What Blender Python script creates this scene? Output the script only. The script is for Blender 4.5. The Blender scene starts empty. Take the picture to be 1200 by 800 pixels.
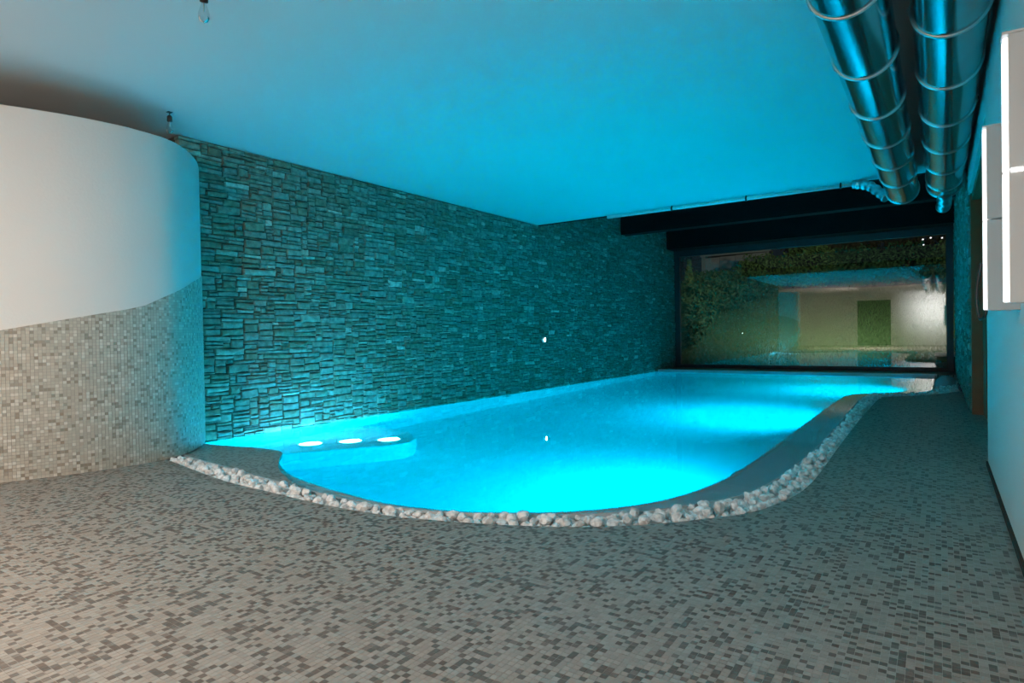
import bpy, bmesh, math, random
import numpy as np
from mathutils import Vector, Matrix
from mathutils.geometry import tessellate_polygon

random.seed(7)
rng = np.random.default_rng(7)
S = bpy.context.scene
COL = S.collection

# ------------------------------------------------------------------ camera
F_PX, YAW, PITCH, ROLL = 723.275, 0.605857, -0.011835, -0.017131
CAMZ = 1.0
_cy, _sy = math.cos(YAW), math.sin(YAW)
FWD = Vector((-_sy * math.cos(PITCH), _cy * math.cos(PITCH), math.sin(PITCH)))
_r = Vector((_cy, _sy, 0)); _u = _r.cross(FWD)
RGT = math.cos(ROLL) * _r + math.sin(ROLL) * _u
UPV = -math.sin(ROLL) * _r + math.cos(ROLL) * _u
cam_d = bpy.data.cameras.new('camera')
cam_d.sensor_width = 36.0
cam_d.lens = F_PX / 1200 * 36.0
cam_d.clip_start = 0.02
cam = bpy.data.objects.new('camera', cam_d)
COL.objects.link(cam)
cam.matrix_world = Matrix(((RGT.x, UPV.x, -FWD.x, 0), (RGT.y, UPV.y, -FWD.y, 0),
                           (RGT.z, UPV.z, -FWD.z, CAMZ), (0, 0, 0, 1)))
S.camera = cam

# ------------------------------------------------------------------ world, exposure
wd = bpy.data.worlds.new('night_sky'); S.world = wd; wd.use_nodes = True
wd.node_tree.nodes['Background'].inputs[0].default_value = (0.25, 0.42, 0.55, 1)
wd.node_tree.nodes['Background'].inputs[1].default_value = 0.03
S.view_settings.view_transform = 'Standard'
S.view_settings.look = 'None'
S.view_settings.gamma = 1.0
S.view_settings.exposure = 0.0
S.view_settings.use_curve_mapping = False
S.cycles.use_denoising = True
S.cycles.sample_clamp_indirect = 8.0
S.cycles.max_bounces = 14
S.cycles.diffuse_bounces = 6
S.cycles.caustics_reflective = False
S.cycles.caustics_refractive = True

# ------------------------------------------------------------------ lights
CYAN = (-0.32, 0.60, 1.0)
WARM = (1.0, 0.87, 0.77)
def light(name, kind, loc, target, energy, color, size=0.3, spread=None):
    d = bpy.data.lights.new(name, kind); d.energy = energy
    if min(color) >= 0: d.color = color
    else:                                   # the cyan of these LEDs lies outside the sRGB gamut: its red coordinate is below zero
        d.use_nodes = True; nt = d.node_tree
        cx = nt.nodes.new('ShaderNodeCombineXYZ')
        for k in range(3): cx.inputs[k].default_value = color[k]
        nt.links.new(cx.outputs[0], nt.nodes['Emission'].inputs['Color'])
    if kind == 'AREA':
        d.shape = 'DISK'; d.size = size
        if spread: d.spread = math.radians(spread)
    elif kind in ('POINT', 'SPOT'):
        d.shadow_soft_size = size
        if kind == 'SPOT': d.spot_size = math.radians(spread or 90); d.spot_blend = 1.0
    o = bpy.data.objects.new(name, d); COL.objects.link(o)
    o.location = loc
    if target is not None:
        o.rotation_euler = (Vector(target) - Vector(loc)).to_track_quat('-Z', 'Y').to_euler()
    return o
# the lamps of the room behind the photographer
light('room_lamp', 'AREA', (-2.65, -1.5, 2.35), (-2.65 - .7, -1.555, 1.65), 165, WARM, 0.3)
light('room_lamp', 'AREA', (-2.55, -1.5, 2.35), (-2.55 + .55, -1.62, 1.55), 145, WARM, 0.3)
light('back_room_lamp', 'AREA', (-0.6, -5.9, 2.0), (-0.2, -7.6, 1.9), 62, (0.93, 0.98, 1.0), 0.5, 120)
# unseen light added above the window to brighten the garden
light('garden_fill_light', 'SPOT', (-2.2, 17.3, 3.35), (-3.6, 27, 1.4), 1900, (0.86, 1.0, 0.74), 0.12, 150)

# the underwater lamps set in the pool wall (positions shared with their housings below)
RIGHT_LAMPS = [(-1.24, 4.75), (-1.22, 9.05), (-0.42, 13.1)]
LAMP_Z = -0.27
RIGHT_AIM = [(-0.96, 0.05, -0.10), (-0.88, 0.10, -0.46), (-0.88, 0.0, -0.46)]
RIGHT_W = [165, 130, 140]
RIGHT_SPREAD = [168, 135, 135]
BENCH_LAMPS = [(-5.61, 4.23), (-5.35, 4.56), (-5.05, 4.85)]
for i, (x, y) in enumerate(RIGHT_LAMPS):
    a = Vector(RIGHT_AIM[i])
    p = Vector((x - 0.07, y + (0.05 if i == 0 else 0), LAMP_Z))
    light('pool_lamp_glow', 'AREA', p, p + a, RIGHT_W[i], CYAN, 0.22, RIGHT_SPREAD[i])
for x, y in BENCH_LAMPS:
    light('bench_lamp_glow', 'AREA', (x, y, -0.655), (x - 0.55, y + 0.1, 0.3), 60, (0.05, 0.60, 1.0), 0.2, 170)

# ------------------------------------------------------------------ helpers
XL, XR, YW, YB, ZC, YC, ZT = -6.07, 0.28, 16.8, -7.6, 3.0, 9.68, 3.72
WL = -0.03

def link(name, me, mat=None, parent=None, smooth=False):
    o = bpy.data.objects.new(name, me); COL.objects.link(o)
    if mat is not None and len(me.materials) == 0: me.materials.append(mat)
    if parent is not None: o.parent = parent
    if smooth:
        me.polygons.foreach_set('use_smooth', [True] * len(me.polygons))
    return o
def from_py(name, vs, fs):
    me = bpy.data.meshes.new(name); me.from_pydata([tuple(v) for v in vs], [], fs); me.update(); return me
def from_np(name, verts, quads):
    """fast mesh from an (n,3) vertex array and an (m,4) quad array"""
    me = bpy.data.meshes.new(name)
    me.vertices.add(len(verts)); me.vertices.foreach_set('co', np.asarray(verts, 'f').ravel())
    m = len(quads)
    me.loops.add(m * 4); me.loops.foreach_set('vertex_index', np.asarray(quads, 'i').ravel())
    me.polygons.add(m); me.polygons.foreach_set('loop_start', np.arange(0, m * 4, 4, dtype='i'))
    me.update(calc_edges=True); me.validate(); me.shade_flat()
    return me
def empty(name, loc=(0, 0, 0), rz=0):
    o = bpy.data.objects.new(name, None); COL.objects.link(o)
    o.location = loc; o.rotation_euler[2] = rz; o.empty_display_size = 0.1
    return o
def tag(o, label=None, cat=None, group=None, kind=None):
    if label: o['label'] = label
    if cat: o['category'] = cat
    if group: o['group'] = group
    if kind: o['kind'] = kind
    return o
def bm_box(bm, x0, x1, y0, y1, z0, z1, bevel=0.0):
    r = bmesh.ops.create_cube(bm, size=1.0)
    for v in r['verts']:
        v.co = Vector((x0 + (v.co.x + .5) * (x1 - x0), y0 + (v.co.y + .5) * (y1 - y0), z0 + (v.co.z + .5) * (z1 - z0)))
    if bevel > 0:
        es = list({e for v in r['verts'] for e in v.link_edges})
        bmesh.ops.bevel(bm, geom=es, offset=bevel, segments=2, affect='EDGES', profile=0.5)
def box(name, x0, x1, y0, y1, z0, z1, mat, parent=None, bevel=0.0):
    bm = bmesh.new(); bm_box(bm, x0, x1, y0, y1, z0, z1, bevel)
    me = bpy.data.meshes.new(name); bm.to_mesh(me); bm.free()
    return link(name, me, mat, parent)
def sweep(name, pts, rad, mat, parent=None, seg=20, cap=True, smooth=True):
    """tube along pts; rad is a number or one per point"""
    pts = [Vector(p) for p in pts]; n = len(pts)
    rads = rad if hasattr(rad, '__len__') else [rad] * n
    vs, fs = [], []
    t0 = (pts[1] - pts[0]).normalized()
    ref = Vector((0, 0, 1)) if abs(t0.z) < .9 else Vector((1, 0, 0))
    a = t0.cross(ref).normalized()
    for i, p in enumerate(pts):
        t = (pts[min(i + 1, n - 1)] - pts[max(i - 1, 0)]).normalized()
        a = (a - t * a.dot(t)).normalized(); b = t.cross(a)
        for k in range(seg):
            th = 2 * math.pi * k / seg
            vs.append(p + rads[i] * (math.cos(th) * a + math.sin(th) * b))
    for i in range(n - 1):
        for k in range(seg):
            k2 = (k + 1) % seg
            fs.append((i * seg + k, i * seg + k2, (i + 1) * seg + k2, (i + 1) * seg + k))
    if cap:
        fs.append(tuple(range(seg - 1, -1, -1))); fs.append(tuple(range((n - 1) * seg, n * seg)))
    me = from_py(name, vs, fs)
    o = link(name, me, mat, parent)
    if smooth: me.polygons.foreach_set('use_smooth', [len(p.vertices) == 4 for p in me.polygons])
    return o
def lathe(name, prof, mat, parent=None, seg=24, loc=(0, 0, 0), axis=None):
    """revolve (r, z) about z; axis: turn z onto that direction"""
    vs, fs = [], []
    q = Vector((0, 0, 1)).rotation_difference(Vector(axis)) if axis else None
    for r, z in prof:
        for k in range(seg):
            th = 2 * math.pi * k / seg
            v = Vector((max(r, 1e-5) * math.cos(th), max(r, 1e-5) * math.sin(th), z))
            if q: v = q @ v
            vs.append(v + Vector(loc))
    for i in range(len(prof) - 1):
        for k in range(seg):
            k2 = (k + 1) % seg
            fs.append((i * seg + k, i * seg + k2, (i + 1) * seg + k2, (i + 1) * seg + k))
    me = from_py(name, vs, fs)
    return link(name, me, mat, parent, smooth=True)
def catmull(pts, step=0.05):
    pts = [np.array(p, float) for p in pts]
    P = [2 * pts[0] - pts[1]] + pts + [2 * pts[-1] - pts[-2]]
    out = []
    for i in range(1, len(P) - 2):
        p0, p1, p2, p3 = P[i - 1:i + 3]
        n = max(2, int(np.linalg.norm(p2 - p1) / step))
        for k in range(n):
            t = k / n
            out.append(.5 * ((2 * p1) + (-p0 + p2) * t + (2 * p0 - 5 * p1 + 4 * p2 - p3) * t * t + (-p0 + 3 * p1 - 3 * p2 + p3) * t ** 3))
    out.append(pts[-1])
    return [tuple(float(c) for c in p) for p in out]
def flat_poly(name, poly, z, mat, parent=None, up=True, skirt=None):
    """flat polygon at height z, optionally with a skirt down to `skirt`"""
    n = len(poly)
    vs = [(p[0], p[1], z) for p in poly]
    tris = tessellate_polygon([[Vector(v) for v in vs]])
    fs = []
    for t in tris:
        a, b, c = (Vector(vs[i]) for i in t)
        nz = (b - a).cross(c - a).z
        fs.append(tuple(t) if (nz > 0) == up else tuple(reversed(t)))
    if skirt is not None:
        vs += [(p[0], p[1], skirt) for p in poly]
        for i in range(n):
            j = (i + 1) % n
            fs.append((i, j, n + j, n + i))
    return link(name, from_py(name, vs, fs), mat, parent)
def in_poly(P, poly):
    x, y = P[:, 0], P[:, 1]; c = np.zeros(len(P), bool); n = len(poly)
    for i in range(n):
        x1, y1 = poly[i][:2]; x2, y2 = poly[(i + 1) % n][:2]
        if y1 == y2: continue
        k = ((y1 > y) != (y2 > y)) & (x < (x2 - x1) * (y - y1) / (y2 - y1) + x1)
        c ^= k
    return c
_R = np.array([RGT, UPV, FWD])
def project(P):
    q = (np.asarray(P, float) - [0, 0, CAMZ]) @ _R.T
    z = np.where(q[:, 2] > .05, q[:, 2], np.nan)
    return np.stack([600 + F_PX * q[:, 0] / z, 400 - F_PX * q[:, 1] / z, z], 1)

# ------------------------------------------------------------------ materials
def nodes(name):
    m = bpy.data.materials.new(name); m.use_nodes = True
    nt = m.node_tree
    return m, nt, nt.nodes['Principled BSDF'], nt.nodes['Material Output']
def N(nt, t, **kw):
    n = nt.nodes.new(t)
    for k, v in kw.items(): setattr(n, k, v)
    return n
def c4(c): return (c[0], c[1], c[2], 1)
def plain(name, c1, c2=None, scale=6.0, rough=0.6, metal=0.0, bump=0.0, bscale=40.0, spec=0.5, detail=4):
    m, nt, b, o = nodes(name)
    c2 = c2 or tuple(x * .85 for x in c1)
    tc = N(nt, 'ShaderNodeNewGeometry')
    nz = N(nt, 'ShaderNodeTexNoise'); nz.inputs['Scale'].default_value = scale; nz.inputs['Detail'].default_value = detail
    nt.links.new(tc.outputs['Position'], nz.inputs['Vector'])
    mx = N(nt, 'ShaderNodeMix', data_type='RGBA')
    mx.inputs[6].default_value = c4(c1); mx.inputs[7].default_value = c4(c2)
    nt.links.new(nz.outputs['Fac'], mx.inputs[0])
    nt.links.new(mx.outputs[2], b.inputs['Base Color'])
    b.inputs['Roughness'].default_value = rough; b.inputs['Metallic'].default_value = metal
    b.inputs['Specular IOR Level'].default_value = spec
    if bump:
        n2 = N(nt, 'ShaderNodeTexNoise'); n2.inputs['Scale'].default_value = bscale
        nt.links.new(tc.outputs['Position'], n2.inputs['Vector'])
        bp = N(nt, 'ShaderNodeBump'); bp.inputs['Strength'].default_value = bump; bp.inputs['Distance'].default_value = .01
        nt.links.new(n2.outputs['Fac'], bp.inputs['Height']); nt.links.new(bp.outputs[0], b.inputs['Normal'])
    return m
def emit(name, c, s):
    m, nt, b, o = nodes(name)
    nz = N(nt, 'ShaderNodeTexNoise'); nz.inputs['Scale'].default_value = 3
    b.inputs['Base Color'].default_value = c4((.8, .8, .8))
    b.inputs['Emission Color'].default_value = c4(c); b.inputs['Emission Strength'].default_value = s
    b.inputs['Roughness'].default_value = .3
    return m
FLOOR_PITCH, WALL_PITCH = 0.0222, 0.0236
def mosaic(name, ramp, pitch=None, uv=False, grout=None, rough=0.45):
    """tone per tile from its grid cell; with grout: the joints are drawn too (surfaces too far away for tiles)"""
    m, nt, b, o = nodes(name)
    if uv:
        g = N(nt, 'ShaderNodeUVMap'); src = g.outputs[0]
    else:
        g = N(nt, 'ShaderNodeNewGeometry')
        s = N(nt, 'ShaderNodeVectorMath', operation='SCALE'); s.inputs['Scale'].default_value = 1 / pitch
        nt.links.new(g.outputs['Position'], s.inputs[0])
        f2 = N(nt, 'ShaderNodeVectorMath', operation='MULTIPLY'); f2.inputs[1].default_value = (1, 1, 0)
        nt.links.new(s.outputs[0], f2.inputs[0]); src = f2.outputs[0]
    fl = N(nt, 'ShaderNodeVectorMath', operation='FLOOR'); nt.links.new(src, fl.inputs[0])
    wn = N(nt, 'ShaderNodeTexWhiteNoise', noise_dimensions='3D'); nt.links.new(fl.outputs[0], wn.inputs['Vector'])
    cr = N(nt, 'ShaderNodeValToRGB'); cr.color_ramp.interpolation = 'CONSTANT'
    el = cr.color_ramp.elements
    while len(el) < len(ramp): el.new(0.5)
    for e, (p, c) in zip(el, ramp): e.position = p; e.color = c4(c)
    nt.links.new(wn.outputs['Value'], cr.inputs[0])
    col = cr.outputs[0]
    if grout:
        fr = N(nt, 'ShaderNodeVectorMath', operation='FRACTION'); nt.links.new(src, fr.inputs[0])
        sp = N(nt, 'ShaderNodeSeparateXYZ'); nt.links.new(fr.outputs[0], sp.inputs[0])
        ab = N(nt, 'ShaderNodeVectorMath', operation='SUBTRACT'); ab.inputs[1].default_value = (.5, .5, .5)
        nt.links.new(fr.outputs[0], ab.inputs[0])
        a2 = N(nt, 'ShaderNodeVectorMath', operation='ABSOLUTE'); nt.links.new(ab.outputs[0], a2.inputs[0]); nt.links.new(a2.outputs[0], sp.inputs[0])
        mn = N(nt, 'ShaderNodeMath', operation='MAXIMUM')
        nt.links.new(sp.outputs[0], mn.inputs[0]); nt.links.new(sp.outputs[1], mn.inputs[1])
        lt = N(nt, 'ShaderNodeMath', operation='GREATER_THAN'); lt.inputs[1].default_value = .455
        nt.links.new(mn.outputs[0], lt.inputs[0])
        mx = N(nt, 'ShaderNodeMix', data_type='RGBA'); mx.inputs[7].default_value = c4(grout)
        nt.links.new(lt.outputs[0], mx.inputs[0]); nt.links.new(col, mx.inputs[6]); col = mx.outputs[2]
    nt.links.new(col, b.inputs['Base Color'])
    b.inputs['Roughness'].default_value = rough
    return m
FR = [(0.0, (.36, .32, .275)), (.24, (.39, .35, .305)), (.46, (.335, .30, .26)), (.69, (.145, .12, .10)), (.83, (.17, .142, .118)), (.94, (.21, .178, .15))]
WR = [(0.0, (.50, .455, .38)), (.3, (.545, .50, .42)), (.52, (.47, .425, .355)), (.70, (.64, .60, .53)), (.84, (.32, .275, .215)), (.93, (.37, .325, .265))]
M = {}
M['ceiling'] = plain('ceiling_plaster', (.71, .71, .70), (.68, .68, .675), 1.5, .85, bump=.08, bscale=60)
M['plaster'] = plain('wall_plaster', (.76, .73, .69), (.72, .69, .655), 1.2, .85, bump=.08, bscale=50)
M['floor_tile'] = mosaic('floor_mosaic', FR, FLOOR_PITCH)
M['floor_far'] = mosaic('floor_mosaic_far', FR, FLOOR_PITCH, grout=(.40, .365, .32))
M['grout'] = plain('grout', (.42, .385, .34), (.38, .35, .31), 30, .9)
M['wall_tile'] = mosaic('wall_mosaic', WR, uv=True)
M['mortar'] = plain('dark_mortar', (.06, .055, .045), (.03, .028, .022), 20, .95)
M['liner'] = plain('pool_liner', (.66, .87, .90), (.62, .83, .86), 3, .6)
M['gravel'] = plain('pale_gravel_bed', (.6, .59, .57), (.4, .39, .37), 60, .9)
M['rim'] = plain('pool_rim', (.55, .58, .58), (.48, .5, .5), 8, .4)
M['dark_wood'] = plain('dark_roof_timber', (.006, .0055, .005), (.010, .009, .008), 9, .7, spec=.12)
M['frame'] = plain('dark_window_frame', (.03, .032, .034), (.02, .022, .024), 12, .4)
M['steel'] = plain('galvanised_steel', (.46, .47, .47), (.36, .37, .37), 7, .17, 1.0)
M['ring'] = plain('flange_steel', (.75, .75, .74), (.62, .62, .61), 14, .3, 1.0)
M['alu'] = plain('aluminium_hose', (.68, .76, .76), (.6, .61, .61), 20, .28, 1.0)
M['white_pipe'] = plain('white_pipe', (.9, .9, .89), (.72, .72, .71), 9, .35)
M['black'] = plain('black_plastic', (.012, .012, .013), (.02, .02, .02), 20, .35)
M['wood'] = plain('brown_door_wood', (.34, .10, .035), (.22, .06, .022), 5, .45)
M['white_box'] = plain('white_lacquer', (.66, .67, .67), (.62, .63, .63), 3, .45)
M['strip_glow'] = emit('added_edge_glow', (1.0, .97, .95), 1.6)  # emission added so the wall boxes' edges clip to white
M['lamp_glow'] = emit('pool_lamp_lens', (.12, .8, 1.0), 9.0)
M['bench_glow'] = emit('bench_lamp_lens', (.40, .93, 1.0), 8.0)
M['spot_glow'] = emit('spotlight_lens', (.75, .97, 1.0), 40.0)
M['far_glow'] = emit('distant_lamp_glow', (1.0, 1.0, 1.0), 1.6)
M['lamp_ring'] = plain('white_lamp_ring', (.75, .77, .77), None, 8, .4)
M['bark'] = plain('bark', (.06, .045, .03), (.03, .022, .015), 30, .9)
M['shed'] = plain('grey_shed_wall', (.34, .33, .36), (.29, .28, .31), 2, .8)
M['shed_post'] = plain('light_shed_post', (.32, .32, .32), None, 4, .7)
M['paving'] = plain('terrace_paving', (.36, .33, .27), (.29, .27, .22), 5, .85)
M['soil'] = plain('soil', (.11, .075, .045), (.07, .05, .03), 6, .95, bump=.5, bscale=25)
M['boulder'] = plain('boulder_rock', (.52, .52, .54), (.32, .33, .36), 7, .85, bump=.6, bscale=14)
M['lawn'] = plain('lawn', (.045, .085, .024), (.028, .058, .017), 9, .95, bump=.6, bscale=60)
M['grass'] = plain('grass_blade', (.055, .11, .030), (.032, .072, .02), 4, .8)
M['leaf_a'] = plain('hedge_leaf', (.035, .095, .032), (.015, .048, .018), 5, .7)
M['leaf_b'] = plain('juniper_leaf', (.085, .15, .04), (.04, .08, .025), 5, .7)
M['leaf_c'] = plain('dark_tree_leaf', (.022, .032, .016), (.010, .016, .009), 4, .75)
M['leaf_d'] = plain('brown_tree_leaf', (.075, .062, .030), (.035, .030, .016), 4, .75)

def tinted(name, ramp, rough, bump, bscale):
    """stone: one tone per piece (stored on its faces), fine grain on top"""
    m, nt, b, o = nodes(name)
    at = N(nt, 'ShaderNodeAttribute'); at.attribute_name = 'tint'
    cr = N(nt, 'ShaderNodeValToRGB'); el = cr.color_ramp.elements
    while len(el) < len(ramp): el.new(.5)
    for e, (p, c) in zip(el, ramp): e.position = p; e.color = c4(c)
    nt.links.new(at.outputs['Fac'], cr.inputs[0])
    g = N(nt, 'ShaderNodeNewGeometry')
    nz = N(nt, 'ShaderNodeTexNoise'); nz.inputs['Scale'].default_value = bscale; nz.inputs['Detail'].default_value = 6
    nt.links.new(g.outputs['Position'], nz.inputs['Vector'])
    mp = N(nt, 'ShaderNodeMapRange'); mp.inputs[1].default_value = .3; mp.inputs[2].default_value = .7
    mp.inputs[3].default_value = .62; mp.inputs[4].default_value = 1.25
    nt.links.new(nz.outputs['Fac'], mp.inputs[0])
    mx = N(nt, 'ShaderNodeVectorMath', operation='SCALE')
    nt.links.new(cr.outputs[0], mx.inputs[0]); nt.links.new(mp.outputs[0], mx.inputs['Scale'])
    nt.links.new(mx.outputs[0], b.inputs['Base Color'])
    bp = N(nt, 'ShaderNodeBump'); bp.inputs['Strength'].default_value = bump; bp.inputs['Distance'].default_value = .015
    nt.links.new(nz.outputs['Fac'], bp.inputs['Height']); nt.links.new(bp.outputs[0], b.inputs['Normal'])
    b.inputs['Roughness'].default_value = rough; b.inputs['Specular IOR Level'].default_value = .3
    return m
M['stone'] = tinted('wall_stone', [(0, (.14, .155, .115)), (.25, (.19, .22, .16)), (.5, (.18, .245, .21)), (.75, (.23, .32, .27)), (.88, (.29, .39, .32)), (1, (.50, .60, .53))], .8, .7, 16)
M['pebble'] = tinted('white_pebble', [(0, (.84, .83, .81)), (.5, (.90, .89, .87)), (1, (.94, .93, .92))], .7, .35, 30)

def water_mat():
    m, nt, b, o = nodes('pool_water'); nt.nodes.remove(b)
    gl = N(nt, 'ShaderNodeBsdfGlass'); gl.inputs['IOR'].default_value = 1.333; gl.inputs['Roughness'].default_value = 0.0
    gl.inputs['Color'].default_value = (.97, .995, 1, 1)
    g = N(nt, 'ShaderNodeNewGeometry')
    nz = N(nt, 'ShaderNodeTexNoise'); nz.inputs['Scale'].default_value = 2.2; nz.inputs['Detail'].default_value = 2
    nt.links.new(g.outputs['Position'], nz.inputs['Vector'])
    bp = N(nt, 'ShaderNodeBump'); bp.inputs['Strength'].default_value = .02; bp.inputs['Distance'].default_value = .05
    nt.links.new(nz.outputs['Fac'], bp.inputs['Height']); nt.links.new(bp.outputs[0], gl.inputs['Normal'])
    nt.links.new(gl.outputs[0], o.inputs['Surface'])
    return m
M['water'] = water_mat()
def pane_mat(name, ior, rough=0.0, tint=(1, 1, 1)):
    m, nt, b, o = nodes(name); nt.nodes.remove(b)
    fr = N(nt, 'ShaderNodeFresnel'); fr.inputs[0].default_value = ior
    tr = N(nt, 'ShaderNodeBsdfTransparent'); tr.inputs[0].default_value = c4(tint)
    gs = N(nt, 'ShaderNodeBsdfGlossy'); gs.inputs['Roughness'].default_value = rough
    nz = N(nt, 'ShaderNodeTexNoise'); nz.inputs['Scale'].default_value = .6
    mx = N(nt, 'ShaderNodeMixShader')
    nt.links.new(fr.outputs[0], mx.inputs[0]); nt.links.new(tr.outputs[0], mx.inputs[1]); nt.links.new(gs.outputs[0], mx.inputs[2])
    nt.links.new(mx.outputs[0], o.inputs['Surface'])
    return m
M['pane'] = pane_mat('window_glass', 3.0)
M['bulb_glass'] = pane_mat('bulb_glass', 1.45, tint=(.93, .95, .96))

# ------------------------------------------------------------------ plan lines (metres, seen from above)
OUTER = catmull([(-5.40, 2.60), (-5.179, 2.563), (-4.205, 2.415), (-3.56, 2.389), (-3.035, 2.378), (-2.568, 2.418), (-2.207, 2.509),
                 (-1.85, 2.641), (-1.532, 2.802), (-1.251, 3.025), (-1.022, 3.287), (-.859, 3.516), (-.764, 3.814), (-.706, 4.144),
                 (-.69, 4.7), (-.71, 6.0), (-.725, 8.0), (-.71, 10.1), (-.66, 10.4), (-.48, 10.6), (-.22, 10.86), (0, 11.2), (.177, 11.62), (XR, 11.78)])
INNER = catmull([(-5.62, 2.84), (-5.259, 2.76), (-4.676, 2.703), (-4.138, 2.639), (-3.782, 2.606), (-3.168, 2.549), (-2.783, 2.553), (-2.431, 2.619),
                 (-2.147, 2.732), (-1.801, 2.904), (-1.575, 3.08), (-1.353, 3.274), (-1.16, 3.575), (-1.0, 3.896), (-.932, 4.265), (-.89, 4.897),
                 (-.87, 5.917), (-.89, 7.371), (-.93, 9.626), (-.92, 10.3), (-.84, 10.72), (-.58, 10.95), (-.22, 11.4), (-.106, 11.85), (-.09, 13.0), (-.083, 15.45)])
BASIN_R = catmull([(-6.06, 3.22), (-5.74, 3.20), (-5.19, 3.315), (-4.8, 3.31), (-4.49, 3.08), (-4.06, 2.873), (-3.62, 2.768), (-3.14, 2.70), (-2.78, 2.69),
                   (-2.43, 2.76), (-2.2, 2.85), (-1.9, 3.03), (-1.7, 3.2), (-1.5, 3.45), (-1.36, 3.75), (-1.26, 4.2), (-1.22, 4.7), (-1.21, 5.9),
                   (-1.215, 7), (-1.215, 8.9), (-1.2, 10.4), (-1.13, 10.9), (-.9, 11.25), (-.6, 11.55), (-.44, 12.0), (-.41, 13.0), (-.40, 15.25)])
CURVE = catmull([(-6.13, 3.355), (-5.96, 3.255), (-5.80, 3.15), (-5.66, 3.035), (-5.545, 2.92), (-5.43, 2.775), (-5.355, 2.60), (-5.325, 2.34), (-5.345, 2.11),
                 (-5.39, 1.91), (-5.455, 1.72), (-5.53, 1.52), (-5.62, 1.3), (-5.82, .9), (-6.12, .4), (-6.6, -.2), (-7.4, -.8)], 0.02)

# ------------------------------------------------------------------ structure: floor
deck = [(-9.6, YB), (1.0, YB), (1.0, 5.0), (1.0, 9.2), (XR, 9.2), (XR, 11.78)] + OUTER[::-1] + [(-5.9, 2.9), (-6.2, 3.15), (-9.6, 3.15)]
floor = flat_poly('floor', deck, -0.0007, M['floor_far'], skirt=-0.09)
tag(floor, 'grey brown mosaic tiled pool deck', kind='structure')
TH = FLOOR_PITCH
ix = np.arange(int(-5.7 / TH), int(XR / TH) + 1); iy = np.arange(int(.45 / TH), int(11.7 / TH))
gx, gy = np.meshgrid(ix, iy); gx, gy = gx.ravel(), gy.ravel()
ctr = np.stack([(gx + .5) * TH, (gy + .5) * TH, np.zeros(len(gx))], 1)
keep = np.ones(len(ctr), bool)
for dx in (-.5, .5):
    for dy in (-.5, .5):
        keep &= in_poly(ctr[:, :2] + [dx * TH, dy * TH], deck)
keep &= (ctr[:, 0] + TH * .5 < XR - .002)
pp = project(ctr)
keep &= (pp[:, 0] > -60) & (pp[:, 0] < 1260) & (pp[:, 1] < 850) & np.isfinite(pp[:, 2])
cur = np.array(CURVE)                                               # nothing behind the curved wall
cpoly = [tuple(p) for p in CURVE] + [(-7.6, -.8), (-7.6, 3.4)]
keep &= ~in_poly(ctr[:, :2], cpoly)
ctr, gx, gy, pp = ctr[keep], gx[keep], gy[keep], pp[keep]
vis = (pp[:, 0] > 4) & (pp[:, 0] < 1196) & (pp[:, 1] < 795)
area = np.where(vis, 1 / pp[:, 2] ** 3, 0)
order = np.argsort(-area)
single, rest = order[:300], order[300:]
hw = TH * .5 - .0008
zt = rng.uniform(.0, .0003, len(ctr))
box_v = np.array([[-1, -1, 0], [1, -1, 0], [1, 1, 0], [-1, 1, 0], [-1, -1, -1], [1, -1, -1], [1, 1, -1], [-1, 1, -1]], float)
box_q = np.array([[0, 1, 2, 3], [4, 5, 1, 0], [5, 6, 2, 1], [6, 7, 3, 2], [7, 4, 0, 3]])
def tiles_mesh(name, C, Z):
    n = len(C)
    V = np.repeat(C[:, None, :], 8, 1) + box_v[None] * [hw, hw, .001]
    V[:, :4, 2] += Z[:, None]
    Q = box_q[None] + (np.arange(n) * 8)[:, None, None]
    return from_np(name, V.reshape(-1, 3), Q.reshape(-1, 4))
fl = link('floor_tiles', tiles_mesh('floor_tiles', ctr[rest], zt[rest]), M['floor_tile'], floor); tag(fl, kind='stuff')
tile_me = tiles_mesh('floor_tile', np.zeros((1, 3)), np.array([.0004])); tile_me.materials.append(M['floor_tile'])
for i in single:
    o = bpy.data.objects.new('floor_tile', tile_me); COL.objects.link(o); o.parent = floor
    o.location = (ctr[i, 0], ctr[i, 1], float(zt[i]) * .4)

# ------------------------------------------------------------------ structure: ceilings, walls
c = box('ceiling', -9.7, 1.0, YB - .1, YC, ZC, ZC + .22, M['ceiling']); tag(c, 'smooth white plaster ceiling glowing blue from the pool', kind='structure')
up = box('ceiling_upper', -6.6, 1.0, YC, YW + .3, ZT, ZT + .1, M['dark_wood']); tag(up, 'dark timber roof in front of the window', kind='structure')
wb = empty('wall_back', (0, YB, 0)); tag(wb, kind='structure')
for nm, x0, x1, z0, z1 in (('wall_panel', -9.6, -3.95, 0, ZC), ('wall_panel', -2.27, 1.0, 0, ZC), ('wall_panel', -3.95, -2.27, 2.6, ZC)):
    o = box(nm, x0, x1, -.15, 0, z0, z1, M['plaster'], wb)
o = box('dark_room_behind_doorway', -4.1, -2.1, -2.2, -2.1, 0, 2.8, M['mortar'], wb)
wl = box('wall_left', XL - .35, XL - .026, 3.14, YW + .3, -.1, ZT, M['mortar']); tag(wl, kind='structure')
wlb = box('wall_left_rear', -9.7, -9.6, YB, 3.3, 0, ZC, M['plaster']); tag(wlb, kind='structure')
wlc = box('wall_left_return', -9.6, XL - .35, 3.2, 3.3, 0, ZC, M['plaster']); tag(wlc, kind='structure')

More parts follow.
